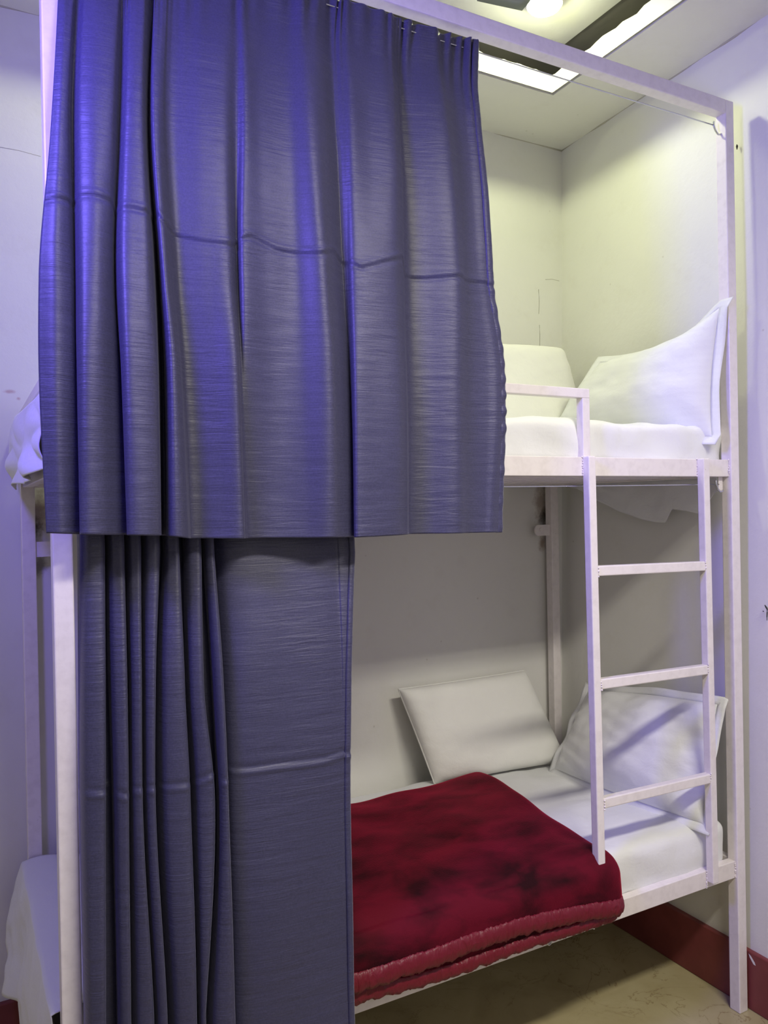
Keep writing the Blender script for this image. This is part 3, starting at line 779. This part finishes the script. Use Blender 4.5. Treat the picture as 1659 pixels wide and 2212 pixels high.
# ------------------------------------------------------------------ blanket
bl = empty('blanket', (0.95, 0.35, 0.58))
tag(bl, 'folded maroon plush blanket draped over the front of the lower bunk', 'blanket')
XBL = 0.40
def blanket_layer(name, zlift, hem, yhang, seed, mat, amp):
    ns, nt = 200, 150
    ss = np.linspace(0, 1, ns); tt = np.linspace(0, 1, nt)
    P = np.zeros((nt, ns, 3))
    na = SNoise(seed, 2, 18, 0.8, 2.6); nb_ = SNoise(seed+1, 2, 18, 2.5, 6.0)
    ztop = 0.588+zlift
    for i, s in enumerate(ss):
        xr_back, xr_front = 1.425, 1.372
        zb = hem(XBL+s*(xr_front-XBL))
        yback = 0.670+0.008*s+0.010*math.sin(s*9)
        lt = yback-0.060; la = 0.5*math.pi*0.075; lh = max(0.02, ztop-0.075-zb)
        tot = lt+la+lh
        d = tt*tot
        y = np.zeros(nt); z = np.zeros(nt)
        a = np.clip((d-lt)/la, 0, 1)*math.pi/2
        y = np.where(d < lt, yback-d, np.where(d < lt+la, 0.060-(0.060-yhang)*np.sin(a), yhang))
        z = np.where(d < lt, ztop, np.where(d < lt+la, ztop-0.075*(1-np.cos(a)), ztop-0.075-(d-lt-la)))
        xr = np.where(d < lt, xr_back+(xr_front-xr_back)*(d/lt)**0.9, xr_front+0.012*np.clip((d-lt)/(la+lh), 0, 1))
        xr = xr+0.010*np.sin(d*11)*np.clip(1-d/lt, 0, 1)
        x = XBL+s*(xr-XBL)
        # rounded right and back edges
        er = np.clip((1-s)*(1.4-XBL)/0.055, 0, 1); eb = np.clip(d/0.06, 0, 1)
        puff = (1-(1-er)**2.2)**0.5*(1-(1-eb)**2.2)**0.5
        top = (d < lt+la)
        z = z-(1-puff)*(0.040+zlift*0.3)*np.where(d < lt, 1, np.clip(1-(d-lt)/la, 0, 1))
        y = y+(1-(1-(1-er)**2.2)**0.5)*0.022*np.clip((d-lt)/la, 0, 1)
        n_ = amp*(na(x, d)+0.4*nb_(x, d))*puff
        z = z+np.where(d < lt+la*0.5, n_*1.2+0.016*np.clip(np.sin(np.clip(d/lt, 0, 1)*math.pi), 0, 1)*puff, 0)
        y = y-np.where(d > lt, np.abs(n_)*0.7*np.clip((d-lt)/la, 0, 1), 0)
        P[:, i, 0] = x; P[:, i, 1] = y; P[:, i, 2] = z
    o = grid_obj(name, P, mat, bl, True, False, 0.004)
    return o, P
hem1 = lambda x: float(np.interp(x, [0.3, 0.586, 0.72, 0.86, 1.0, 1.14, 1.27, 1.385], [0.588, 0.572, 0.560, 0.538, 0.520, 0.508, 0.494, 0.478]))
hem2 = lambda x: float(np.interp(x, [0.3, 0.586, 0.735, 0.86, 1.06, 1.2, 1.385], [0.490, 0.477, 0.464, 0.456, 0.458, 0.450, 0.446]))
o2, P2 = blanket_layer('under_fold', 0.0, hem2, -0.014, 205, MAT['velvet'], 0.003)
o1, P1 = blanket_layer('upper_fold', 0.026, hem1, -0.026, 201, MAT['velvet'], 0.007)
def binding(Pe, h, dep, seed, parent, h_right=None):
    n = Pe.shape[1]; m = 22
    s = np.linspace(0, 1, n)
    ang = np.linspace(0, 2*math.pi, m)
    wv = SNoise(seed, 1, 20, 10, 34); w2 = SNoise(seed+1, 2, 24, 6, 22)
    R = np.zeros((m, n, 3)); e = Pe[-1]
    hh = np.linspace(h, h_right or h, n)*(1+0.06*wv(s)); hh[-6:] *= np.linspace(1, 0.75, 6)
    for k, a in enumerate(ang):
        rr = 1+0.10*w2(s*6, np.full(n, math.cos(a)*0.16))
        R[k, :, 0] = e[:, 0]; R[k, :, 1] = e[:, 1]-dep*np.cos(a)*rr; R[k, :, 2] = e[:, 2]+0.004-hh/2+hh/2*np.sin(a)*rr
    R[:, -1] = R[:, -2].mean(axis=0); R[:, -1, 0] += 0.004
    return grid_obj('satin_binding', R, MAT['satin'], parent, True)
binding(P2, 0.040, 0.0085, 300, o2, 0.028)
binding(P1, 0.045, 0.0105, 310, o1)

# ------------------------------------------------------------------ ceiling lamps and fan
def ceiling_lamp(x, y, label):
    r = empty('ceiling_lamp', (x, y, ZU)); tag(r, label, 'lamp', 'round ceiling lamps in the recess')
    bm = bmesh.new(); bmesh.ops.create_cone(bm, cap_ends=True, segments=40, radius1=0.054, radius2=0.060, depth=0.034, matrix=Matrix.Translation((x, y, ZU-0.017)))
    bm_obj('housing', bm, MAT['lamp_body'], r)
    bm = bmesh.new()
    prof = [(0.0505, -0.0345), (0.0500, -0.038), (0.046, -0.043), (0.034, -0.048), (0.018, -0.051)]
    rings = [[bm.verts.new((x+a*math.cos(2*math.pi*k/20), y+a*math.sin(2*math.pi*k/20), ZU+b)) for k in range(20)] for a, b in prof]
    for i in range(len(rings)-1):
        for k in range(20):
            bm.faces.new((rings[i][k], rings[i+1][k], rings[i+1][(k+1) % 20], rings[i][(k+1) % 20]))
    bm.faces.new(rings[-1][::-1]); bmesh.ops.recalc_face_normals(bm, faces=bm.faces)
    bm_obj('diffuser', bm, MAT['lamp_glow'], r, True)
ceiling_lamp(1.470, 0.335, 'glowing round white lamp in the ceiling recess above the upper bunk')

ceiling_lamp(0.420, 0.335, 'glowing round lamp in the recess above the curtained foot of the bunk')

fan = empty('ceiling_fan', (0.92, -0.428, ZU)); tag(fan, 'grey ceiling fan with one blade tip showing above the beam', 'fan')
FX, FY = 0.92, -0.428
bm = bmesh.new()
prev = None
prof = [(0.0, ZU), (0.045, ZU), (0.045, ZU-0.04), (0.012, ZU-0.055), (0.012, ZU-0.10), (0.07, ZU-0.115), (0.105, ZU-0.15), (0.105, ZU-0.19), (0.06, ZU-0.215), (0.0, ZU-0.22)]
rings = [[bm.verts.new((FX+a*math.cos(2*math.pi*k/28), FY+a*math.sin(2*math.pi*k/28), b)) for k in range(28)] for a, b in prof]
for i in range(len(rings)-1):
    for k in range(28): bm.faces.new((rings[i][k], rings[i+1][k], rings[i+1][(k+1) % 28], rings[i][(k+1) % 28]))
bmesh.ops.remove_doubles(bm, verts=bm.verts, dist=1e-5); bmesh.ops.recalc_face_normals(bm, faces=bm.faces)
bm_obj('motor_housing', bm, MAT['fan'], fan, True)
def blade(a0):
    n, m = 14, 7; P = np.zeros((n, m, 3))
    zb = ZU-0.235; ca, sa = math.cos(a0), math.sin(a0)
    for i in range(n):
        r = 0.11+(0.615-0.11)*i/(n-1)
        wdt = 0.080+0.060*min(1, i/8.0)
        if i == n-1: wdt *= 0.88
        for j in range(m):
            c = (j/(m-1)-0.5)*wdt
            P[i, j] = (FX+ca*r-sa*c, FY+sa*r+ca*c, zb+0.16*c+0.05*c*c)
    grid_obj('blade', P, MAT['fan'], fan, True, False, 0.004)
for k in range(3): blade(math.radians(68+120*k))
